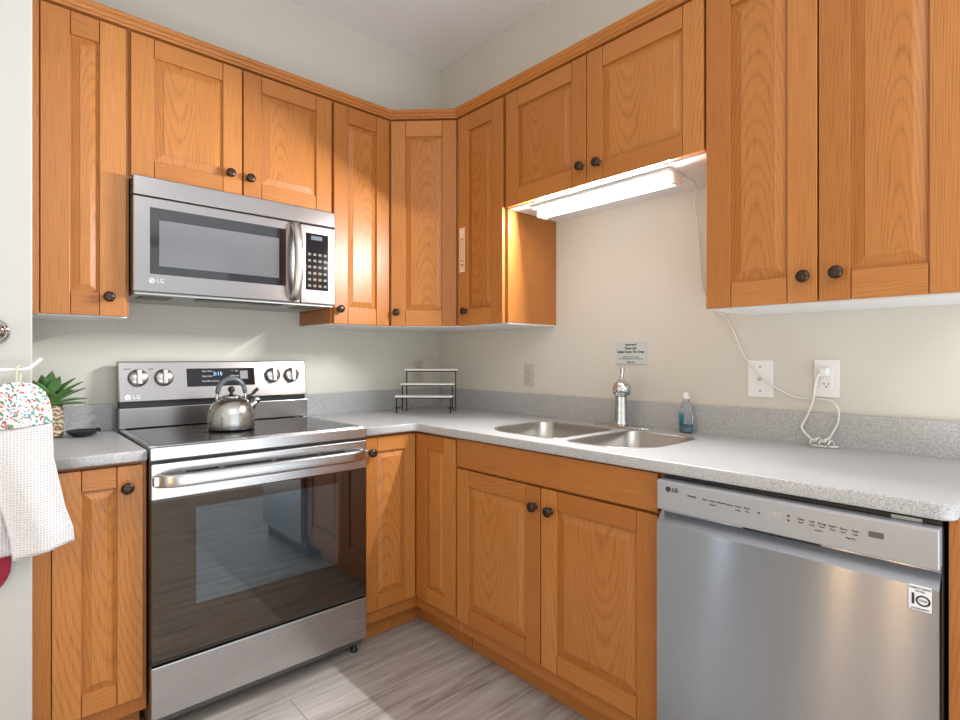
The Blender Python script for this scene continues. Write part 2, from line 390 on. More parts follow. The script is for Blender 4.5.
b3 = thing('base_cabinet', 'wide oak sink base cabinet with two doors and a plain false drawer front', 'cabinet', (-BF, -.8945, 0), RB, 'honey oak base cabinets')
SB = MB(); SB.box(0, .018, 0, BF-.001, .10, ZC); SB.box(.8695, .8875, 0, BF-.001, .10, ZC); SB.box(.018, .8695, 0, .018, .10, ZC, 'x'); SB.box(.018, .8695, .018, BF-.001, .10, .118, 'x'); SB.box(.018, .8695, BF-.012, BF-.001, .118, ZC)
SB.build('carcass', OAK, b3); toe(b3, .002, .8855)
MB().box(.007, .878, -.02, -.0005, .765, .874, 'x').build('false_drawer_front', OAK, b3, bevel=.002)
door(b3, .007, .4435, .155, .756, s=.066, r=.062, kn=(1.316-.8945, .69))
door(b3, .449, .878, .155, .756, s=.066, r=.062, kn=(1.387-.8945, .688))
ep = MB().box(0, .0175, -.005, .60, 0.0, ZC).build('end_panel', OAK, None, (-.60, -2.387, 0), RB, bevel=.001)
tag(ep, 'thin upright oak end panel closing the right side of the dishwasher', 'panel')

# ================================================================ countertops
def slab(name, splines, z0, z1, m, bev=.005, parent=None):
    cu = bpy.data.curves.new(name, 'CURVE'); cu.dimensions = '2D'; cu.fill_mode = 'BOTH'; cu.extrude = (z1-z0)/2-bev; cu.bevel_depth = bev; cu.bevel_resolution = 3; cu.offset = -bev
    for pts in splines:
        sp = cu.splines.new('POLY'); sp.points.add(len(pts)-1); sp.use_cyclic_u = True
        for p, (x, y) in zip(sp.points, pts): p.co = (x, y, 0, 1)
    return curve_mesh(cu, name, m, parent, (0, 0, (z0+z1)/2))
def rrect(x0, x1, y0, y1, r, n=8):
    R = r if isinstance(r, (list, tuple)) else [r]*4; out = []
    for (cx, cy, a), q in zip(((x1-R[0], y1-R[0], 0), (x0+R[1], y1-R[1], PI/2), (x0+R[2], y0+R[2], PI), (x1-R[3], y0+R[3], 1.5*PI)), R):
        for k in range(n+1): out.append((cx+q*math.cos(a+k*PI/2/n), cy+q*math.sin(a+k*PI/2/n)))
    return out
def arc_corner(cx, cy, r, a0, a1, n=6): return [(cx+r*math.cos(a0+(a1-a0)*k/n), cy+r*math.sin(a0+(a1-a0)*k/n)) for k in range(n+1)]
CT0, CT1 = .880, .914
c1 = tag(slab('countertop', [[(-1.9105, -.635), (-1.6385, -.635), (-1.6385, -.0205), (-1.9105, -.0205)]], CT0, CT1, COUNTER), 'short piece of speckled grey countertop left of the range', 'countertop')
MB().box(-1.9105, -1.6385, -.02, -.001, .8805-.897, 1.016-.897).build('backsplash', COUNTER, c1, bevel=.002)
bowls = [(-.545, -.165, -1.340, -.962), (-.552, -.148, -1.672, -1.388)]   # x0,x1,y0,y1
radii = [[.13, .085, .06, .07], [.07, .06, .085, .13]]
outline = [(-.869, -.0205), (-.869, -.635), (-.665, -.635)] + arc_corner(-.665, -.665, .03, PI/2, 0) + [(-.635, -2.372)] + arc_corner(-.605, -2.372, .03, PI, 1.5*PI) + [(-.0205, -2.405), (-.0205, -.0205)]
holes = [rrect(b[0], b[1], b[2], b[3], [r[3], r[0], r[1], r[2]]) for b, r in zip(bowls, ([.14, .04, .05, .07], [.04, .16, .07, .05]))]
c2 = tag(slab('countertop', [outline]+holes, CT0, CT1, COUNTER), 'long L-shaped speckled grey countertop running around the corner past the sink', 'countertop')
MB().box(-.869, -.001, -.02, -.001, .8805-.897, 1.0196-.897).build('backsplash', COUNTER, c2, bevel=.002)
MB().box(-.02, -.001, -2.405, -.0205, .8805-.897, 1.0196-.897).build('backsplash', COUNTER, c2, bevel=.002)

# sink
sk = thing('sink', 'double-bowl stainless steel sink set under the grey countertop', 'sink', (-.35, -1.35, .70))
for b, r in zip(bowls, ([.14, .04, .05, .07], [.04, .16, .07, .05])):
    mb = MB(); rr = [r[3], r[0], r[1], r[2]]; loops = []
    for ins, z in ((-.005, .9146), (.003, .9146), (.0055, .911), (.010, .80), (.016, .74), (.026, .716), (.044, .703), (.07, .699)):
        pts = rrect(b[0]+ins, b[1]-ins, b[2]+ins, b[3]-ins, [max(q_-ins*.6, .02) for q_ in rr])
        loops.append([mb.bm.verts.new((x+.35, y+1.35, z-.70)) for x, y in pts])
    for La, Lb in zip(loops, loops[1:]):
        n = len(La)
        for i in range(n): mb.face([La[i], La[(i+1) % n], Lb[(i+1) % n], Lb[i]], None, 0, True)
    mb.face(loops[-1])
    bo = mb.build('bowl', SINKM, sk)
    so = bo.modifiers.new('thickness', 'SOLIDIFY'); so.thickness = .001; so.offset = 0
    cx, cy = (b[0]+b[1])/2+.02, (b[2]+b[3])/2
    MB().lathe([(.0, .0), (.02, .0), (.024, .004), (.042, .0045), (.044, .002), (.044, .0)], 28, MX((cx+.35, cy+1.35, .0008))).build('drain', CHROME, bo)

# faucet
SWING = .72
fa = thing('faucet', 'chrome single-lever kitchen faucet standing behind the sink', 'faucet', (-.095, -1.315, .9145), RB)
pl = MB(); pl.lathe([(.0, 0), (.032, 0), (.032, .004), (.027, .0085), (.0, .009)], 40, None, sx=4.1, sy=1.0); pl.build('base_plate', CHROME, fa)
co = MB(); co.lathe([(.0, .008), (.030, .008), (.029, .016), (.0265, .028), (.0245, .10), (.0235, .165), (.0235, .178), (.018, .192), (.0, .196)], 28); co.build('column', CHROME, fa)
MB().tube(smooth_path([(0, 0, .12), (-.004, -.028, .155), (-.010, -.075, .178), (-.016, -.125, .176)], 6), [.018]*3+[.019]*5+[.020]*5+[.0215]*6, 20).build('spout', CHROME, fa).rotation_euler.z = SWING
MB().lathe([(.0, .0), (.024, .0), (.033, .006), (.0345, .028), (.030, .042), (.018, .051), (.0, .053)], 28, MX((-.020, -.147, .142), rx=.30)).build('spray_head', CHROME, fa).rotation_euler.z = SWING
lv = MB(); lv.tube(smooth_path([(0, 0, .190), (.0, .004, .205), (-.002, .012, .228), (-.004, .016, .240)], 5), [.011]*4+[.0085]*6+[.010]*5+[.011], 14); lv.build('lever', CHROME, fa)

# ================================================================ range
X0, X1 = -1.632, -.878
ST = thing('range', 'freestanding stainless steel electric range with a black glass oven door', 'range', ((X0+X1)/2, -.65, 0))
SW = (X1-X0)/2
def sx(x): return x-(X0+X1)/2
def sy(y): return y+.65
MB().box(-SW+.004, SW-.004, sy(-.615), sy(-.025), .045, .905).build('body', GREYD, ST)
MB().box(-SW, SW, .002, .03, .878, .918).box(-SW, -SW+.02, .03, sy(-.09), .895, .921).box(SW-.02, SW, .03, sy(-.09), .895, .921).box(-SW+.02, SW-.02, .03, .05, .900, .9195).build('cooktop_frame', STEEL, ST, bevel=.003)
MB().box(-SW+.0205, SW-.0205, .0505, sy(-.105), .900, .9205).build('glass_cooktop', mat('cooktop_glass', (.010, .010, .011), .025, 0, IOR=2.1), ST, bevel=.001)
RINGM = mat('burner_ring_print', (.045, .045, .048), .10, 0, IOR=1.6)
for (bx, by, br) in ((-.19, .17, .105), (.19, .17, .09), (-.19, .40, .075), (.19, .40, .095)):
    mb = MB()
    for r_ in (br, br*.66):
        mb.lathe([(r_-.0012, .0), (r_-.0012, .0002), (r_, .0002), (r_, 0)], 64, MX((bx, by+.01, .9206)), caps=False)
    mb.build('burner_ring', RINGM, ST)
# backguard: lower splash, dark gap and tilted console
MB().box(-SW, SW, sy(-.10), sy(-.03), .9215, 1.002).build('backguard', STEELC, ST, bevel=.003)
MB().box(-SW+.006, SW-.006, sy(-.085), sy(-.03), 1.0025, 1.024).build('vent_gap', BLACK, ST)
cs = MB(); cs.extrude_x([(sy(-.098), 1.024), (sy(-.030), 1.024), (sy(-.030), 1.182), (sy(-.068), 1.182)], -SW, SW); cons = cs.build('console', STEELC, ST, bevel=.004)
tilt = math.atan2(.030, .158)
def cy(z): return sy(-.098)+(z-1.024)*.030/.158
STEELK = steel('knob_steel', (.50, .48, .465), .24, 2, .03)
for kx in (-1.566, -1.476, -1.037, -.949):
    M_ = MX((sx(kx), cy(1.117), 1.117), rx=FR-tilt)
    kb = MB(); kb.lathe([(.0, .0), (.0345, .0), (.0345, .004), (.033, .006), (.0, .006)], 32, M_); kr = kb.build('knob_bezel', GREYD, ST)
    kd = MB(); kd.lathe([(.0, .006), (.0335, .006), (.032, .016), (.0285, .0195), (.0, .0205)], 32, M_)
    kd.build('knob', STEELK, kr)
    gr = MB()
    gr.box(-.0085, .0085, -.030, .030, .018, .034); gr.bm.transform(M_); gr.build('knob_grip', STEELK, kr, bevel=.003)
Md = Matrix.Rotation(-tilt, 4, 'X')
dp = MB(); dp.box(sx(-1.392), sx(-1.118), -.0025, .003, -.038, .038); dp.bm.transform(MX((0, cy(1.114), 1.114)) @ Md); DISPG = mat('display_black', (.010, .010, .012), .08, 0, IOR=1.38); disp = dp.build('display', DISPG, ST, bevel=.001)
def con_text(body, size, m, x, z, parent=None, dy=.0032):
    return text('lettering', body, size, m, parent or cons, (sx(x), cy(z)-dy, z), rot=(PI/2-tilt, 0, 0))
LED = mat('blue_led', (.1, .2, .5), .4); LED.node_tree.nodes['Principled BSDF'].inputs['Emission Color'].default_value = (.35, .6, 1, 1); LED.node_tree.nodes['Principled BSDF'].inputs['Emission Strength'].default_value = 1.6
con_text('3:15', .022, LED, -1.272, 1.128, disp)
for i, (x, z, s_) in enumerate([(-1.325, 1.140, 'Bake'), (-1.303, 1.140, 'Broil'), (-1.325, 1.119, 'Keep'), (-1.303, 1.119, 'Conv'), (-1.325, 1.098, 'Clean'), (-1.303, 1.098, 'Warm'), (-1.28, 1.098, 'Timer'),
                                (-1.215, 1.140, '- +'), (-1.195, 1.140, 'On'), (-1.215, 1.119, 'Light'), (-1.195, 1.119, 'Cook')]):
    con_text(s_, .0088, INKL, x, z, disp)
st_ = MB(); st_.box(sx(-1.180), sx(-1.148), -.0032, -.0024, -.010, .026); st_.bm.transform(MX((0, cy(1.114), 1.114)) @ Md); st_.build('display_sticker', mat('grey_sticker', (.26, .26, .28), .5), disp)
for kx, s_ in ((-1.600, 'FRONT'), (-1.52, 'REAR'), (-1.0, 'REAR'), (-.915, 'FRONT')): con_text(s_, .007, INKD, kx, 1.152, None, .0008)
def logo(parent, x, y, z, s, m, rot=(PI/2, 0, 0)):
    """ring with a bar and dot, then two letters"""
    cu = bpy.data.curves.new('emblem', 'CURVE'); cu.dimensions = '2D'; cu.fill_mode = 'BOTH'; cu.extrude = .0004
    def poly(pts):
        sp = cu.splines.new('POLY'); sp.points.add(len(pts)-1); sp.use_cyclic_u = True
        for p, (a, b) in zip(sp.points, pts): p.co = (a, b, 0, 1)
    poly([(.5*s*math.cos(k*PI/16), .5*s*math.sin(k*PI/16)) for k in range(32)])
    a = [(.40*s*math.cos(k*PI/16), .40*s*math.sin(k*PI/16)) for k in range(17, 32)]
    poly([(.02*s, -.22*s), (.30*s, -.22*s), (.30*s, -.14*s), (.09*s, -.14*s), (.09*s, .28*s), (.02*s, .28*s)])
    poly([(-.2*s+.07*s*math.cos(k*PI/6), .14*s+.07*s*math.sin(k*PI/6)) for k in range(12)])
    e = curve_mesh(cu, 'emblem', m, parent, (x, y, z), rot)
    text('lettering', 'LG', s*1.0, m, parent, (x+s*.72, y, z), 'LEFT', rot, bold=.0004); return e
logo(cons, sx(-1.602), cy(1.043)-.0008, 1.043, .022, INKL, (PI/2-tilt, 0, 0))
# oven door
dr = MB(); dr.box(-SW+.002, SW-.002, 0, .034, .756, .868); od = dr.build('oven_door', STEEL, ST, bevel=.003)
sl = MB()
for a, b in ((-1.534, -1.435), (-1.417, -1.26), (-1.245, -1.09), (-1.075, -.976)): sl.box(sx(a), sx(b), -.0006, .002, .8315, .8375)
sl.build('vent_slot', BLACK, od)
MB().box(-SW+.003, SW-.003, .001, .032, .258, .7555).build('door_glass', OVENG, od, bevel=.002)
MB().box(sx(-1.505), sx(-1.005), -.0003, .0008, .405, .716).build('door_window', PANE, od)
MB().box(-SW+.002, SW-.002, .003, .033, .247, .2575).build('door_trim', DARK, od)
hp = []
n = 24
for i in range(n+1):
    t_ = i/n; x = -SW+.012+(2*SW-.026)*t_; e = min(t_, 1-t_)
    hp.append((x, -.060 if e > .10 else -.060+.056*(1-e/.10)**2, .819-.004*(0 if e > .10 else (1-e/.10)**2)))
hm = MB(); rings = []
for x, y, z in hp:
    sec = [(.0195*math.copysign(abs(math.cos(a))**.35, math.cos(a)), .0085*math.copysign(abs(math.sin(a))**.5, math.sin(a))) for a in [2*PI*(k+.5)/20 for k in range(20)]]
    rings.append([hm.bm.verts.new((x, y+q_, z+p_)) for p_, q_ in sec])
for a_, b_ in zip(rings, rings[1:]):
    for k in range(20): hm.face([a_[k], a_[(k+1) % 20], b_[(k+1) % 20], b_[k]], None, 0, True)
hm.face(rings[0]); hm.face(rings[-1][::-1])
hd = hm.build('handle', STEEL, od)
for a_, b_ in ((-SW+.004, -SW+.03), (SW-.03, SW-.004)): MB().box(a_, b_, -.02, .002, .800, .832).build('handle_post', STEEL, hd, bevel=.004)
MB().box(-SW+.002, SW-.002, .001, .03, .078, .240).build('drawer', STEEL, ST, bevel=.004)
MB().box(-SW+.02, SW-.02, .03, .04, .24, .246).build('drawer_gap', DARK, ST)
for fx, fy in ((-SW+.02, .07), (SW-.02, .07), (-SW+.04, .55), (SW-.04, .55)):
    MB().lathe([(.0, 0), (.014, 0), (.014, .010), (.009, .014), (.009, .045), (.0, .045)], 16, MX((fx, fy, .0005))).build('foot', BLACK, ST)

# ================================================================ microwave
mx0, mx1 = -1.6345, -.882
MW = thing('microwave', 'stainless steel microwave oven mounted under the short wall cabinet above the range', 'microwave', ((mx0+mx1)/2, -.39, 1.415)); hw = (mx1-mx0)/2
def ax(x): return x-(mx0+mx1)/2
def az(z): return z-1.415
MB().box(-hw+.002, hw-.002, .03, .388, .012, .4125).build('body', GREYD, MW, bevel=.002)
MB().box(-hw, hw, 0, .03, az(1.760), az(1.8275)).build('vent_strip', STEELC, MW, bevel=.004)
md = MB().box(-hw, ax(-1.0405), 0, .03, az(1.425), az(1.757)).build('door', STEELC, MW, bevel=.004)
MB().box(ax(-1.584), ax(-1.102), -.0015, .002, az(1.490), az(1.722)).build('window_frame', GLASSB, md, bevel=.001)
MB().box(ax(-1.556), ax(-1.131), -.0022, -.0012, az(1.519), az(1.680)).build('window', MPANE, md)
hh = MB(); hh.tube([(ax(-1.066), -.004-.040*math.sin(PI*t_/24)**.55, az(1.445)+(1.748-1.445)*t_/24) for t_ in range(25)], .0175, 16)
hh.build('handle', mat('satin_steel', (.60, .59, .58), .30, 1.0), md)
mp_ = MB().box(ax(-1.0385), hw, 0, .03, az(1.425), az(1.757)).build('control_panel', STEELC, MW, bevel=.004)
kp = MB().box(ax(-1.017), ax(-.916), -.0015, .002, az(1.483), az(1.722)).build('keypad', DISPG, mp_, bevel=.001)
MB().box(ax(-.995), ax(-.945), -.002, -.001, az(1.695), az(1.712)).build('clock_display', mat('dim_display', (.10, .11, .14), .2), kp)
KEY = mat('key_print', (.13, .115, .09), .5)
for i in range(4):
    for j in range(6):
        MB().box(ax(-1.008)+i*.0235, ax(-1.008)+i*.0235+.013, -.0019, -.001, az(1.496)+j*.0265, az(1.496)+j*.0265+.010).build('button', KEY, kp)
logo(md, ax(-1.578), -.0008, az(1.466), .019, mat('grey_print', (.52, .52, .53), .5))
MB().box(-hw+.006, hw-.006, .012, .386, .002, .0115).build('base_plate', mat('grey_base', (.42, .42, .42), .4, .5), MW, bevel=.001)
MB().box(ax(-1.60), ax(-1.50), .06, .17, -.001, .0015).build('grease_filter', mat('filter_mesh', (.16, .14, .10), .5, .5), MW)
MB().box(ax(-1.02), ax(-.92), .06, .17, -.001, .0015).build('grease_filter', mat('filter_mesh', (.16, .14, .10), .5, .5), MW)
MB().box(ax(-1.42), ax(-1.10), .03, .10, -.0012, .0015).build('light_cover', BLACK, MW)

# ================================================================ dishwasher
DW = thing('dishwasher', 'stainless steel dishwasher built in under the right end of the countertop', 'dishwasher', (-.65, -2.083, 0), RB); dw = .2955
def dx(ly): return ly-2.083
MB().box(-dw, dw, .035, .62, .06, .862).build('tub', GREYD, DW)
MB().box(-dw, dw, .055, .07, .012, .098).build('toe_panel', BLACK, DW)
dd = MB().extrude_x([(0, .105), (.033, .105), (.033, .785), (.026, .785), (.026, .776), (.004, .753), (0, .748)], -dw, dw).build('door', DWS, DW)
cp = MB().extrude_x([(0, .7865), (.034, .7865), (.034, .866), (.004, .866), (0, .862)], -dw, dw).build('control_panel', PANELM, DW, bevel=.002)
MB().box(-dw, dw, .036, .05, .8625, .874).build('top_gap_shade', BLACK, DW)  # black strip standing in for the shade in the gap above the panel
MB().box(dw-.08, dw-.03, .03, .045, .867, .874).build('mounting_bracket', PANELM, DW)
logo(cp, dx(1.8205), -.0008, .844, .0145, INKD)
for x, z, s_, z_ in [(1.886, .836, 'POWER', .0065), (1.920, .835, 'Auto', .006), (1.940, .835, 'Heavy', .006), (1.961, .835, 'Normal', .006), (1.982, .834, 'Delicate', .0055), (2.003, .834, 'Turbo', .006), (2.024, .834, 'Rinse', .006), (1.941, .826, 'Express', .005), (2.003, .825, 'Cycle', .005), (2.024, .826, 'Only', .005),
                     (2.141, .834, 'Delay', .006), (2.141, .827, 'Start', .005), (2.162, .833, 'Half', .006), (2.162, .826, 'Load', .005), (2.182, .833, 'Energy', .006), (2.182, .826, 'Saver', .005), (2.202, .832, 'Steam', .006), (2.202, .825, 'Zone', .005), (2.222, .831, 'Extra', .006), (2.222, .824, 'Dry', .005), (2.243, .831, 'Hold', .006), (2.243, .824, 'Lock', .005), (2.175, .8165, 'Control', .0045), (2.235, .814, 'Night Dry', .0045)]:
    text('lettering', s_, z_, INKD, cp, (dx(x), -.0006, z))
text('lettering', '0:80', .019, mat('faint_digits', (.50, .47, .47), .5), cp, (dx(2.083), -.0006, .832))
for x, z in ((2.051, .829), (2.115, .836), (2.115, .826)):
    MB().lathe([(.0, 0), (.0024, 0), (.0024, .0005), (0, .0005)], 10, MX((dx(x), -.0002, z), rx=FR)).build('indicator_dot', INKD, cp)
MB().box(dx(2.266), dx(2.292), -.0008, .001, .826, .838).build('badge_plate', GREYD, cp)
MB().box(dx(2.004), dx(2.172), .0245, .027, .7765, .786).build('pocket_opening', BLACK, dd)
sk_ = MB().box(dx(2.331), dx(2.369), -.0010, .001, .700, .752).build('warranty_sticker', mat('sticker_white', (.82, .83, .85), .5), dd)
text('lettering', '1', .030, INKD, sk_, (dx(2.339), -.0014, .722), bold=.0006)
cu = bpy.data.curves.new('ring', 'CURVE'); cu.dimensions = '2D'; cu.fill_mode = 'BOTH'; cu.extrude = .0004
for r_ in (1, .72):
    sp = cu.splines.new('POLY'); sp.points.add(31); sp.use_cyclic_u = True
    for k, p in enumerate(sp.points): p.co = (.0115*r_*math.cos(k*PI/16), .0105*r_*math.sin(k*PI/16), 0, 1)
curve_mesh(cu, 'zero_ring', INKD, sk_, (dx(2.3545), -.0014, .7215), (PI/2, 0, 0))
text('lettering', 'YEAR', .0055, INKD, sk_, (dx(2.3545), -.0014, .7215))
text('lettering', 'DIRECT DRIVE', .0052, INKD, sk_, (dx(2.350), -.0014, .7445)); text('lettering', 'MOTOR', .004, INKD, sk_, (dx(2.350), -.0014, .7385)); text('lettering', 'WARRANTY', .0052, INKD, sk_, (dx(2.350), -.0014, .7045))
fr_ = MB()
for a, b, c, d in ((2.331, 2.369, .700, .7008), (2.331, 2.369, .7512, .752), (2.331, 2.3318, .700, .752), (2.3682, 2.369, .700, .752)): fr_.box(dx(a), dx(b), -.0014, -.0009, c, d)
fr_.build('sticker_border', INKD, sk_)

# ================================================================ under-cabinet light with its cord
UL = thing('light_fixture', 'slim white fluorescent light strip under the short cabinet over the sink', 'light', (-.235, -1.318, 1.843), RB)
MB().box(-.315, .315, -.062, .06, -.013, -.0005).build('housing', WHITE, UL, bevel=.004)
TUBE = mat('lit_diffuser', (.9, .9, .9), .4); e_ = TUBE.node_tree.nodes['Principled BSDF']; e_.inputs['Emission Color'].default_value = (1, .98, .95, 1); e_.inputs['Emission Strength'].default_value = 3.6
MB().extrude_x([(-.020, -.0135), (-.023, -.030), (-.012, -.042), (.014, -.044), (.030, -.036), (.034, -.0135)], -.300, .300).build('diffuser', TUBE, UL, bevel=.002)
for a_, b_ in ((-.314, -.3005), (.3005, .314)): MB().box(a_, b_, -.026, .037, -.046, -.0135).build('end_cap', WHITE, UL, bevel=.003)
def cl(x, ly, z): return (ly-1.318, x+.235, z-1.843)
ch = [cl(-.20, 1.632, 1.822), cl(-.19, 1.645, 1.826), cl(-.12, 1.64, 1.82), cl(-.055, 1.605, 1.78), cl(-.03, 1.603, 1.70), cl(-.02, 1.608, 1.56), cl(-.014, 1.618, 1.45), cl(-.012, 1.65, 1.385), cl(-.010, 1.71, 1.330), cl(-.010, 1.765, 1.205), cl(-.013, 1.82, 1.135),
      cl(-.014, 1.875, 1.092), cl(-.012, 1.93, 1.066), cl(-.012, 1.985, 1.063), cl(-.02, 2.035, 1.060), cl(-.03, 2.058, 1.033), cl(-.034, 2.058, .995), cl(-.042, 2.045, .960), cl(-.05, 2.034, .935)]
cd = MB(); cd.tube(smooth_path(ch, 5), .0026, 8)
cd.tube(smooth_path([cl(-.05, 1.996, .930), cl(-.045, 1.972, .950), cl(-.035, 1.956, .972), cl(-.03, 1.972, 1.01), cl(-.03, 1.988, 1.06), cl(-.032, 1.994, 1.11), cl(-.034, 2.004, 1.142), cl(-.034, 2.018, 1.152)], 5), .0032, 8)
for k in range(7):
    a = k*.0085
    cd.tube([cl(-.052+.018*math.cos(i*PI/7)+.004*math.sin(k*2), 1.993+a+.004*math.cos(i*PI/7), .9185+.0035*(k % 3)+.010*abs(math.sin(i*PI/7))*1.7) for i in range(15)], .0028, 7)
cd.tube(smooth_path([cl(-.06, 1.988, .9185), cl(-.068, 2.015, .9185), cl(-.06, 2.052, .919), cl(-.04, 2.056, .919), cl(-.035, 2.015, .9185), cl(-.06, 1.988, .9185)], 5), .0028, 7)
cd.build('cord', mat('white_cord', (.78, .76, .72), .45), UL)
MB().box(2.018-1.318-.015, 2.018-1.318+.013, .235-.034, .235-.0062, 1.137-1.843, 1.164-1.843).build('plug', WHITE, UL, bevel=.005)

# ================================================================ outlets, sign, sticker strip
def plate(name, label, cat, loc, rotz, W, Hh, m, kind, group=None):
    t = thing(name, label, cat, loc, rotz, group)
    MB().box(-W/2, W/2, -.0055, 0, -Hh/2, Hh/2).build('cover_plate', m, t, bevel=.0025)
    if kind == 'duplex':
        for zc in (-.0195, .0195):
            f = MB(); f.box(-.016, .016, -.0085, -.005, zc-.014, zc+.014); fo = f.build('receptacle', m, t, bevel=.003)
            s_ = MB(); s_.box(-.0075, -.005, -.0090, -.008, zc-.003, zc+.006).box(.005, .0072, -.0090, -.008, zc-.003, zc+.005); s_.lathe([(0, 0), (.0022, 0), (.0022, .0006), (0, .0006)], 10, MX((0, -.0085, zc-.008), rx=FR)); s_.build('slot', INKD, fo)
        MB().lathe([(0, 0), (.003, 0), (.0025, .0012), (0, .0014)], 12, MX((0, -.0055, 0), rx=FR)).build('screw', CHROME, t)
    elif kind == 'decora':
        f = MB().box(-.0165, .0165, -.0075, -.005, -.0335, .0335).build('receptacle', m, t, bevel=.001)
        s_ = MB()
        for zc in (-.019, .019): s_.box(-.0075, -.005, -.0080, -.007, zc-.002, zc+.006).box(.005, .0072, -.0080, -.007, zc-.002, zc+.005); s_.lathe([(0, 0), (.0025, 0), (.0025, .0006), (0, .0006)], 10, MX((0, -.0075, zc-.008), rx=FR))
        s_.build('slot', INKD, f)
    else:
        MB().lathe([(0, 0), (.007, 0), (.007, .003), (.0045, .0035), (.0045, .010), (0, .0105)], 16, MX((0, -.0055, 0), rx=FR)).build('jack', CHROME, t)
        for zc in (-.042, .042): MB().lathe([(0, 0), (.003, 0), (.0025, .0012), (0, .0014)], 12, MX((0, -.0055, zc), rx=FR)).build('screw', GREYD, t)
    return t
plate('power_outlet', 'beige duplex outlet low on the back wall behind the tiered rack', 'outlet', (-.164, -.0002, 1.120), 0, .070, .115, BEIGE, 'duplex', 'wall plates above the countertop')
plate('power_outlet', 'beige duplex outlet on the right wall between the rack and the faucet', 'outlet', (-.0002, -.724, 1.111), RB, .066, .112, BEIGE, 'duplex', 'wall plates above the countertop')
plate('wall_plate', 'white jack plate with a small round socket, left of the white outlet', 'wall plate', (-.0002, -1.817, 1.123), RB, .086, .130, WHITE, 'jack', 'wall plates above the countertop')
plate('power_outlet', 'white outlet with the white cord plugged in, near the right end of the counter', 'outlet', (-.0002, -2.019, 1.130), RB, .071, .122, WHITE, 'decora', 'wall plates above the countertop')
sg = thing('wall_sign', 'small printed paper notice about the drain on the wall above the faucet', 'sign', (-.0002, -1.302, 1.2165), RB)
PAPER = mat('pale_blue_paper', (.56, .60, .60), .6)
sb = MB().box(-.074, .074, -.003, 0, -.048, .048).build('sheet', PAPER, sg, bevel=.0006)
for z, s_, sz, b in ((.036, 'Important!', .0125, .0003), (.020, 'Please No', .0135, .0004), (.005, 'Solids Down The Drain', .0135, .0004), (-.0155, 'Solids in the drain cause', .0078, 0), (-.0235, 'expensive damage, please use the trash can', .0066, 0), (-.0385, 'Thank You', .009, .0002)):
    text('lettering', s_, sz, INKD, sb, (0, -.0034, z), bold=b)
MB().box(-.074, .074, -.0042, -.003, -.0485, -.0455).build('tape_edge', mat('grey_tape', (.40, .38, .36), .5), sg)
ps = thing('paper_strip', 'narrow pink paper strip with an arrow stuck on a cabinet door near the corner', 'sticker', (-.3456, -.611, 1.706), RB)
PINK = mat('peach_paper', (.85, .62, .45), .6)
MB().box(-.019, .019, -.001, 0, -.104, .104).build('strip', PINK, ps)
BRN = mat('brown_print', (.40, .16, .07), .6)
f_ = MB(); f_.box(-.013, -.0115, -.0016, -.001, -.09, .075).box(.0115, .013, -.0016, -.001, -.09, .075).box(-.013, .013, -.0016, -.001, -.0915, -.09)
f_.box(-.0075, .0075, -.0016, -.001, -.055, .055); f_.build('print', BRN, ps)
ar = MB(); v_ = [ar.bm.verts.new(p) for p in ((-.009, -.0016, -.066), (.009, -.0016, -.066), (0, -.0016, -.086), (-.009, -.001, -.066), (.009, -.001, -.066), (0, -.001, -.086))]
ar.face([v_[0], v_[2], v_[1]]); ar.face([v_[3], v_[4], v_[5]]); ar.build('arrow', BRN, ps)
w2 = MB(); w2.box(-.0045, .0045, -.0020, -.0016, -.048, .048); w2.build('inner_stripe', PINK, ps)

# ================================================================ kettle
ke = thing('kettle', 'round stainless steel whistling kettle with a grey arched handle on the cooktop', 'kettle', (-1.305, -.362, .9208))
KST = steel('kettle_steel', (.50, .49, .47), .20, 0, .04)
prof = [(.0, .001), (.078, .001), (.082, .003), (.0838, .008), (.0842, .020), (.0840, .044), (.0815, .066), (.0755, .086), (.066, .102), (.053, .114), (.038, .122), (.0, .126)]
MB().lathe(prof, 48).build('body', KST, ke)
MB().lathe([(.0830, .0045), (.0850, .0048), (.0850, .0066), (.0836, .0068)], 48).build('base_ring', BLACK, ke)
ld = MB(); ld.lathe([(.0, .1225), (.036, .1225), (.0365, .1265), (.028, .131), (.012, .134), (.007, .137), (.006, .142), (.0, .142)], 32); lid = ld.build('lid', KST, ke)
MB().lathe([(.0, .141), (.007, .142), (.0125, .149), (.013, .155), (.010, .162), (.004, .1655), (.0, .166)], 20).build('lid_knob', BLACK, lid)
GRIP = mat('grey_grip', (.10, .11, .125), .35)
hr = 0.050
MB().tube([(-hr*math.cos(a)*(1.0), 0, .142+.054*math.sin(a)) for a in [PI*k/24 for k in range(25)]], .0078, 14, flat=1.25).build('handle', GRIP, ke)
for s_ in (-1, 1): MB().tube([(s_*.056, 0, .105), (s_*.052, 0, .128), (s_*.050, 0, .144)], .006, 10).build('handle_bracket', CHROME, ke)
spt = MB(); spt.tube([(.062, 0, .070), (.080, 0, .092), (.096, 0, .110)], [.020, .015, .0125], 18); so_ = spt.build('spout', KST, ke)
MB().tube([(.092, 0, .1055), (.102, 0, .117)], .0145, 16).build('spout_cap', CHROME, so_)
MB().tube(smooth_path([(.060, 0, .126), (.078, 0, .132), (.094, 0, .148), (.100, 0, .152)], 4), [.0045]*5+[.007]*4+[.008]*4, 10, flat=.8).build('trigger', BLACK, so_)

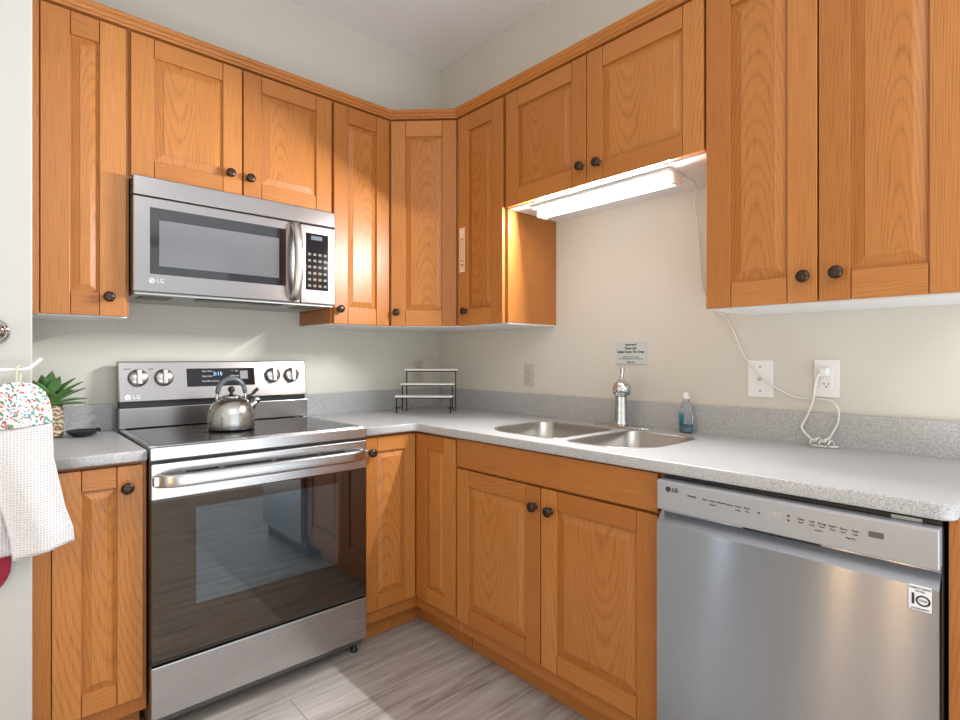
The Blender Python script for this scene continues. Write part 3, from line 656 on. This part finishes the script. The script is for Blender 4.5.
# ================================================================ tiered stand
ts = thing('tiered_stand', 'three-tier rack with white shelves and thin black wire legs in the counter corner', 'stand', (-.345, -.31, .9145), -PI/4)
WIRE = mat('black_wire', (.012, .012, .012), .4, .3)
BOARD = mat('white_board', (.78, .77, .75), .5)
for i, (ty, tz, wd) in enumerate(((0.0, .080, .147), (.062, .140, .140), (.124, .214, .140))):
    cxs = .011*i
    bd = MB().box(cxs-wd, cxs+wd, ty-.032, ty+.032, tz, tz+.009).build('shelf', BOARD, ts, bevel=.001)
    fr = MB().box(cxs-wd+.004, cxs+wd-.004, ty-.028, ty-.022, tz-.0062, tz-.0004).box(cxs-wd+.004, cxs+wd-.004, ty+.022, ty+.028, tz-.0062, tz-.0004)
    for s_ in (-1, 1): fr.box(cxs+s_*(wd-.009)-.003, cxs+s_*(wd-.009)+.003, ty-.028, ty+.028, tz-.0062, tz-.0004)
    fr.build('shelf_frame', WIRE, ts)
    for s_ in (-1, 1):
        lg = MB(); xx = cxs+s_*(wd-.009); lg.box(xx-.003, xx+.003, ty-.028, ty-.022, .0245 if i == 1 else 0, tz-.0062)
        lg.build('leg', WIRE, ts)
for s_ in (-1, 1):
    xx = s_*.136; MB().tube([(xx, -.025, .024), (xx+.004*s_, .10, .020)], .003, 8).tube([(xx+.004, .10, .020), (xx+.004, .104, 0)], .003, 8).tube([(xx-.014, -.012, .026), (xx+.014, -.012, .026)], .003, 8).build('foot_bar', WIRE, ts)

# ================================================================ potted plant
pp = thing('potted_plant', 'green spiky-leaved plant in a small woven tan pot beside the white towel', 'plant', (-1.845, -.105, .9145))
def rope_mat():
    m = mat('woven_rope', (.5, .38, .24), .8); t = NT(m); o = t.obj()
    wv = t.n('ShaderNodeTexWave', wave_type='BANDS', bands_direction='Z'); t.l(o, wv.inputs['Vector']); wv.inputs['Scale'].default_value = 20; wv.inputs['Distortion'].default_value = 9; wv.inputs['Detail'].default_value = 3; wv.inputs['Detail Scale'].default_value = 2
    t.l(t.ramp(wv.outputs['Fac'], [(0, (.16, .10, .055)), (.35, (.46, .34, .20)), (1, (.72, .60, .42))]), t.b.inputs['Base Color']); t.bump(wv.outputs['Fac'], .8, .004); return m
pt = MB(); pt.lathe([(.0, 0), (.041, 0)] + [(.043+.004*abs(math.sin(k*PI/2)), .004+.0145*k/2) for k in range(15)] + [(.044, .113), (.040, .114), (.038, .100), (.0, .100)], 28); pt.build('pot', rope_mat(), pp)
MB().lathe([(.0, .0), (.0365, .0), (.0365, .004), (.0, .006)], 24, MX((0, 0, .1005))).build('soil', mat('dark_soil', (.03, .022, .016), .9), pp)
def leaf_mat():
    m = mat('waxy_leaf', (.08, .2, .06), .38); t = NT(m)
    sp = t.n('ShaderNodeSeparateXYZ'); t.l(t.n('ShaderNodeUVMap').outputs[0], sp.inputs[0])
    t.l(t.ramp(sp.outputs[1], [(0, (.30, .42, .15)), (.3, (.14, .30, .085)), (.8, (.09, .22, .065)), (1, (.12, .09, .04))]), t.b.inputs['Base Color']); return m
LEAF = leaf_mat()
def leaf(az_, el0, L, W, curl, h0=.112):
    mb = MB(); n = 10; rows = []; p = Vector((0, 0, h0)); el = el0; ds = L/n; side = Vector((-math.sin(az_), math.cos(az_), 0))
    for i in range(n+1):
        t_ = i/n; ww = W*(.45+.55*math.sin(min(t_/.55, 1)*PI/2))*(1 if t_ < .55 else max(.02, math.cos((t_-.55)/.45*PI/2)))
        d = Vector((math.cos(az_)*math.cos(el), math.sin(az_)*math.cos(el), math.sin(el))); up = side.cross(d)*-1
        rows.append([mb.bm.verts.new(p+side*ww*k+up*(abs(k)*ww*.35)*(1 if up.z > 0 else -1)) for k in (-1, -.5, 0, .5, 1)]); p = p+d*ds; el -= curl/n
    for i in range(n):
        for k in range(4): mb.face([rows[i][k], rows[i][k+1], rows[i+1][k+1], rows[i+1][k]], [(k/4, i/n), ((k+1)/4, i/n), ((k+1)/4, (i+1)/n), (k/4, (i+1)/n)], 0, True)
    o = mb.build('leaf', LEAF, pp); s_ = o.modifiers.new('t', 'SOLIDIFY'); s_.thickness = .003; return o
for a, e, L, W, cu_ in ((-.35, .80, .135, .021, .25), (-.05, .35, .115, .018, .35), (-.5, .12, .120, .018, .10), (-1.1, 1.1, .125, .022, .2), (-1.9, 1.2, .125, .022, .2), (-2.5, .8, .12, .021, .3), (-1.5, .75, .09, .022, .4), (3.0, .9, .12, .02, .2),
                        (2.0, .8, .09, .02, .3), (.9, 1.1, .115, .02, .2), (.35, .95, .13, .02, .25), (-.8, .65, .115, .021, .25), (-2.9, .4, .10, .019, .2), (-1.25, 1.35, .13, .021, .1), (-2.2, 1.0, .12, .022, .2), (-.15, .6, .125, .02, .2)):
    leaf(a, e, L, W, cu_)

# spoon rest
sr = thing('spoon_rest', 'shallow black oval spoon rest lying on the counter beside the potted plant', 'dish', (-1.748, -.145, .9142), .15)
MB().lathe([(.0, .0), (.034, .0), (.048, .006), (.060, .018), (.062, .019), (.060, .021), (.047, .010), (.033, .0045), (.0, .004)], 40, None, sx=.82, sy=.92).build('dish', mat('black_glaze', (.010, .010, .011), .12), sr)
MB().tube(smooth_path([(.041, -.0, .0165), (.048, .0, .0175), (.055, 0, .0165)], 4), [.010]*3+[.011]*3+[.009]*3, 12, flat=.35).build('handle_tab', mat('black_glaze', (.010, .010, .011), .12), sr)

# soap bottle
bt = thing('soap_bottle', 'small clear dish soap bottle with blue liquid right of the faucet', 'bottle', (-.055, -1.572, .9145), RB)
CLEAR = mat('clear_plastic', (.92, .97, 1.0), .06, 0, IOR=1.40); CLEAR.node_tree.nodes['Principled BSDF'].inputs['Transmission Weight'].default_value = .93
SOAP = mat('blue_soap', (.004, .13, .21), .15)
MB().lathe([(.0, .0), (.024, .0), (.0265, .004), (.0268, .060), (.025, .088), (.019, .108), (.0115, .120), (.0115, .126), (.0, .126)], 28, None, sx=1, sy=.62).build('bottle_shell', CLEAR, bt)
MB().lathe([(.0, .002), (.0235, .002), (.0255, .006), (.0257, .033), (.0, .033)], 28, None, sx=1, sy=.60).build('liquid', SOAP, bt)
MB().lathe([(.0, .1262), (.0135, .1262), (.0135, .136), (.0105, .140), (.008, .152), (.0, .153)], 20).build('cap', WHITE, bt)
LB = MB(); n = 10
for i in range(n):
    pass
vs = []
for z in (.034, .074):
    vs.append([LB.bm.verts.new((.0272*math.cos(a), .0272*.62*math.sin(a), z)) for a in [-PI*.96+PI*.46*k/n for k in range(n+1)]])
for i in range(n): LB.face([vs[0][i], vs[0][i+1], vs[1][i+1], vs[1][i]], None, 0, True)
lb = LB.build('label', mat('teal_label', (.01, .20, .26), .4), bt); s_ = lb.modifiers.new('t', 'SOLIDIFY'); s_.thickness = .0006; s_.offset = 1

# ================================================================ towel corner at far left
kb = thing('door_knob', 'round chrome knob on the off-white wall above the towel rod', 'knob', (-1.990, -.6602, 1.264))
MB().lathe([(.0, .0), (.034, .0), (.035, .004), (.028, .010), (.0, .011)], 32, MX((0, 0, 0), rx=FR)).build('rose', CHROME, kb)
MB().lathe([(.0, .010), (.012, .010), (.011, .022), (.018, .028), (.0245, .036), (.026, .046), (.022, .055), (.010, .060), (.0, .061)], 32, MX((0, 0, 0), rx=FR)).build('grip', CHROME, kb)
rk = thing('towel_rod', 'thin white metal rod with an upturned end holding the floral towel', 'rod', (-2.16, -.6602, 1.166))
MB().tube(smooth_path([(.0, -.066, 0), (.10, -.066, 0), (.19, -.066, 0), (.232, -.066, .001), (.245, -.066, .009), (.264, -.066, .029)], 5), .0042, 12).build('rod', WHITE, rk)
MB().box(-.015, .015, -.004, 0, -.03, .03).tube([(0, -.003, 0), (0, -.066, 0)], .0047, 12).build('wall_mount', WHITE, rk)

def floral():
    m = mat('floral_cotton', (.8, .8, .78), .85); t = NT(m); o = t.obj()
    c = (.80, .78, .73)
    def layer(c, scale, rad, col, off, soft=18):
        mp = t.n('ShaderNodeMapping'); t.l(o, mp.inputs[0]); mp.inputs['Location'].default_value = off; mp.inputs['Scale'].default_value = (1, .02, 1)
        wp = t.noise(mp.outputs[0], 90, 1); ad = t.n('ShaderNodeVectorMath', operation='ADD'); t.l(mp.outputs[0], ad.inputs[0])
        cb = t.comb(t.math('MULTIPLY', t.math('SUBTRACT', wp, .5), .014), 0.0, t.math('MULTIPLY', t.math('SUBTRACT', wp, .5), -.018)); t.l(cb, ad.inputs[1])
        vo = t.n('ShaderNodeTexVoronoi', voronoi_dimensions='3D'); t.l(ad.outputs[0], vo.inputs['Vector']); vo.inputs['Scale'].default_value = scale; vo.inputs['Randomness'].default_value = .9
        return t.mix(t.math('MULTIPLY', t.math('SUBTRACT', rad, vo.outputs['Distance']), soft, True), c, col)
    c = layer(c, 84, .36, (.14, .28, .17), (.3, 0, .1)); c = layer(c, 92, .34, (.12, .33, .38), (1.7, 0, .6)); c = layer(c, 96, .34, (.55, .035, .07), (3.1, 0, 1.9)); c = layer(c, 96, .15, (.85, .5, .3), (3.1, 0, 1.9)); c = layer(c, 110, .27, (.06, .10, .07), (5.3, 0, 2.2))
    t.l(c, t.b.inputs['Base Color']); return m
def waffle(name, col, dark):
    m = mat(name, col, .9); t = NT(m); o = t.obj()
    sp = t.n('ShaderNodeSeparateXYZ'); t.l(o, sp.inputs[0])
    def g(v): return t.math('ABSOLUTE', t.math('SINE', t.math('MULTIPLY', v, PI/.0066)))
    h = t.math('MINIMUM', g(sp.outputs[0]), g(sp.outputs[2]))
    t.l(t.ramp(h, [(0, col), (.45, col), (1, dark)]), t.b.inputs['Base Color']); t.bump(t.math('SUBTRACT', 1.0, h), .7, .003); return m
def cloth(prof, fold, m, name, parent, yb, nx=26, th=.004):
    """prof: list of (z, xleft, xright); fold(u,t) gives the depth of the drape"""
    mb = MB(); rows = []
    zs = [p[0] for p in prof]; N = 30
    for i in range(N+1):
        z = zs[0]+(zs[-1]-zs[0])*i/N
        for a, b in zip(prof, prof[1:]):
            if a[0] >= z >= b[0]-1e-9: f = (a[0]-z)/(a[0]-b[0]); break
        xl = a[1]+(b[1]-a[1])*f; xr = a[2]+(b[2]-a[2])*f
        dz = (a[3]+(b[3]-a[3])*f) if len(a) > 3 else 0
        rows.append([mb.bm.verts.new((xl+(xr-xl)*k/nx, yb+fold(k/nx, i/N), z+dz*(k/nx-.0))) for k in range(nx+1)])
    for i in range(N):
        for k in range(nx): mb.face([rows[i][k], rows[i][k+1], rows[i+1][k+1], rows[i+1][k]], None, 0, True)
    o = mb.build(name, m, parent); s_ = o.modifiers.new('t', 'SOLIDIFY'); s_.thickness = th; s_.offset = 0; return o
tw = thing('hand_towel', 'white waffle hand towel with a floral gathered top hanging from the white rod', 'towel', (-1.942, -.726, 1.166))
def T(x): return x+1.942
def Z(z): return z-1.166
top = [(Z(1.131), T(-1.962), T(-1.921), 0), (Z(1.124), T(-1.982), T(-1.904), 0), (Z(1.108), T(-2.000), T(-1.889), 0), (Z(1.085), T(-2.012), T(-1.880), 0), (Z(1.05), T(-2.018), T(-1.875), 0), (Z(1.022), T(-2.020), T(-1.874), .010), (Z(1.012), T(-2.020), T(-1.874), .012)]
cloth(top, lambda u, t_: -.012*math.sin(PI*u)*(t_**.5)+.002*math.sin(9*u), floral(), 'floral_top', tw, -.006, th=.010)
WAF = waffle('white_waffle', (.80, .79, .79), (.58, .55, .56))
wf = [(Z(1.016), T(-2.018), T(-1.874), .010), (Z(.925), T(-2.006), T(-1.871), .010), (Z(.85), T(-1.985), T(-1.858), .012), (Z(.78), T(-1.968), T(-1.846), .016), (Z(.72), T(-1.957), T(-1.829), .020), (Z(.676), T(-1.953), T(-1.826), .026)]
cloth(wf, lambda u, t_: -.010*math.sin(PI*u)+.007*t_*math.sin(2.6*PI*u+.6), WAF, 'front_fold', tw, -.006)
wb = [(Z(1.016), T(-1.995), T(-1.880), 0), (Z(.95), T(-1.978), T(-1.90), 0), (Z(.90), T(-1.974), T(-1.91), 0), (Z(.85), T(-1.990), T(-1.925), 0), (Z(.80), T(-2.03), T(-1.93), 0), (Z(.684), T(-2.08), T(-1.938), .003)]
cloth(wb, lambda u, t_: .006*t_*math.sin(3*PI*u), WAF, 'back_fold', tw, .014)
lp = MB(); lp.tube(smooth_path([(-.003, .0, -.038), (-.004, -.0065, -.012), (-.003, -.007, .004), (0, 0, .0082), (.003, .008, .003), (.004, .007, -.012), (.003, .0, -.038)], 4), .0026, 8); lp.build('hanging_loop', mat('pale_green_cord', (.55, .60, .42), .8), tw)
mt = thing('pot_holder', 'dark red quilted pot holder hanging behind the white towel', 'pot holder', (-2.03, -.679, 1.166))
def quilt():
    m = mat('red_quilt', (.30, .015, .04), .85); t = NT(m); o = t.obj(); mp = t.n('ShaderNodeMapping'); t.l(o, mp.inputs[0]); mp.inputs['Rotation'].default_value = (0, PI/4, 0)
    ck = t.n('ShaderNodeTexWave', bands_direction='X'); t.l(mp.outputs[0], ck.inputs['Vector']); ck.inputs['Scale'].default_value = 14; t.bump(ck.outputs['Fac'], .5, .004); return m
def M2(x): return x+2.03
cloth([(-.15, M2(-2.09), M2(-1.985)), (-.20, M2(-2.10), M2(-1.975)), (-.30, M2(-2.115), M2(-1.966)), (-.40, M2(-2.12), M2(-1.96)), (-.50, M2(-2.12), M2(-1.955)), (-.525, M2(-2.12), M2(-1.957)), (-.548, M2(-2.11), M2(-1.966)), (-.568, M2(-2.095), M2(-1.983))],
      lambda u, t_: -.006*math.sin(PI*u), quilt(), 'quilted_pad', mt, -.008, th=.010)
MB().tube(smooth_path([(0, -.008, -.155), (-.004, -.054, -.04), (-.002, -.056, -.006), (0, -.047, .0085), (.002, -.039, -.004), (.004, -.010, -.06), (0, -.008, -.155)], 4), .0024, 8).build('hanging_loop', mat('red_cord', (.35, .02, .04), .8), mt)
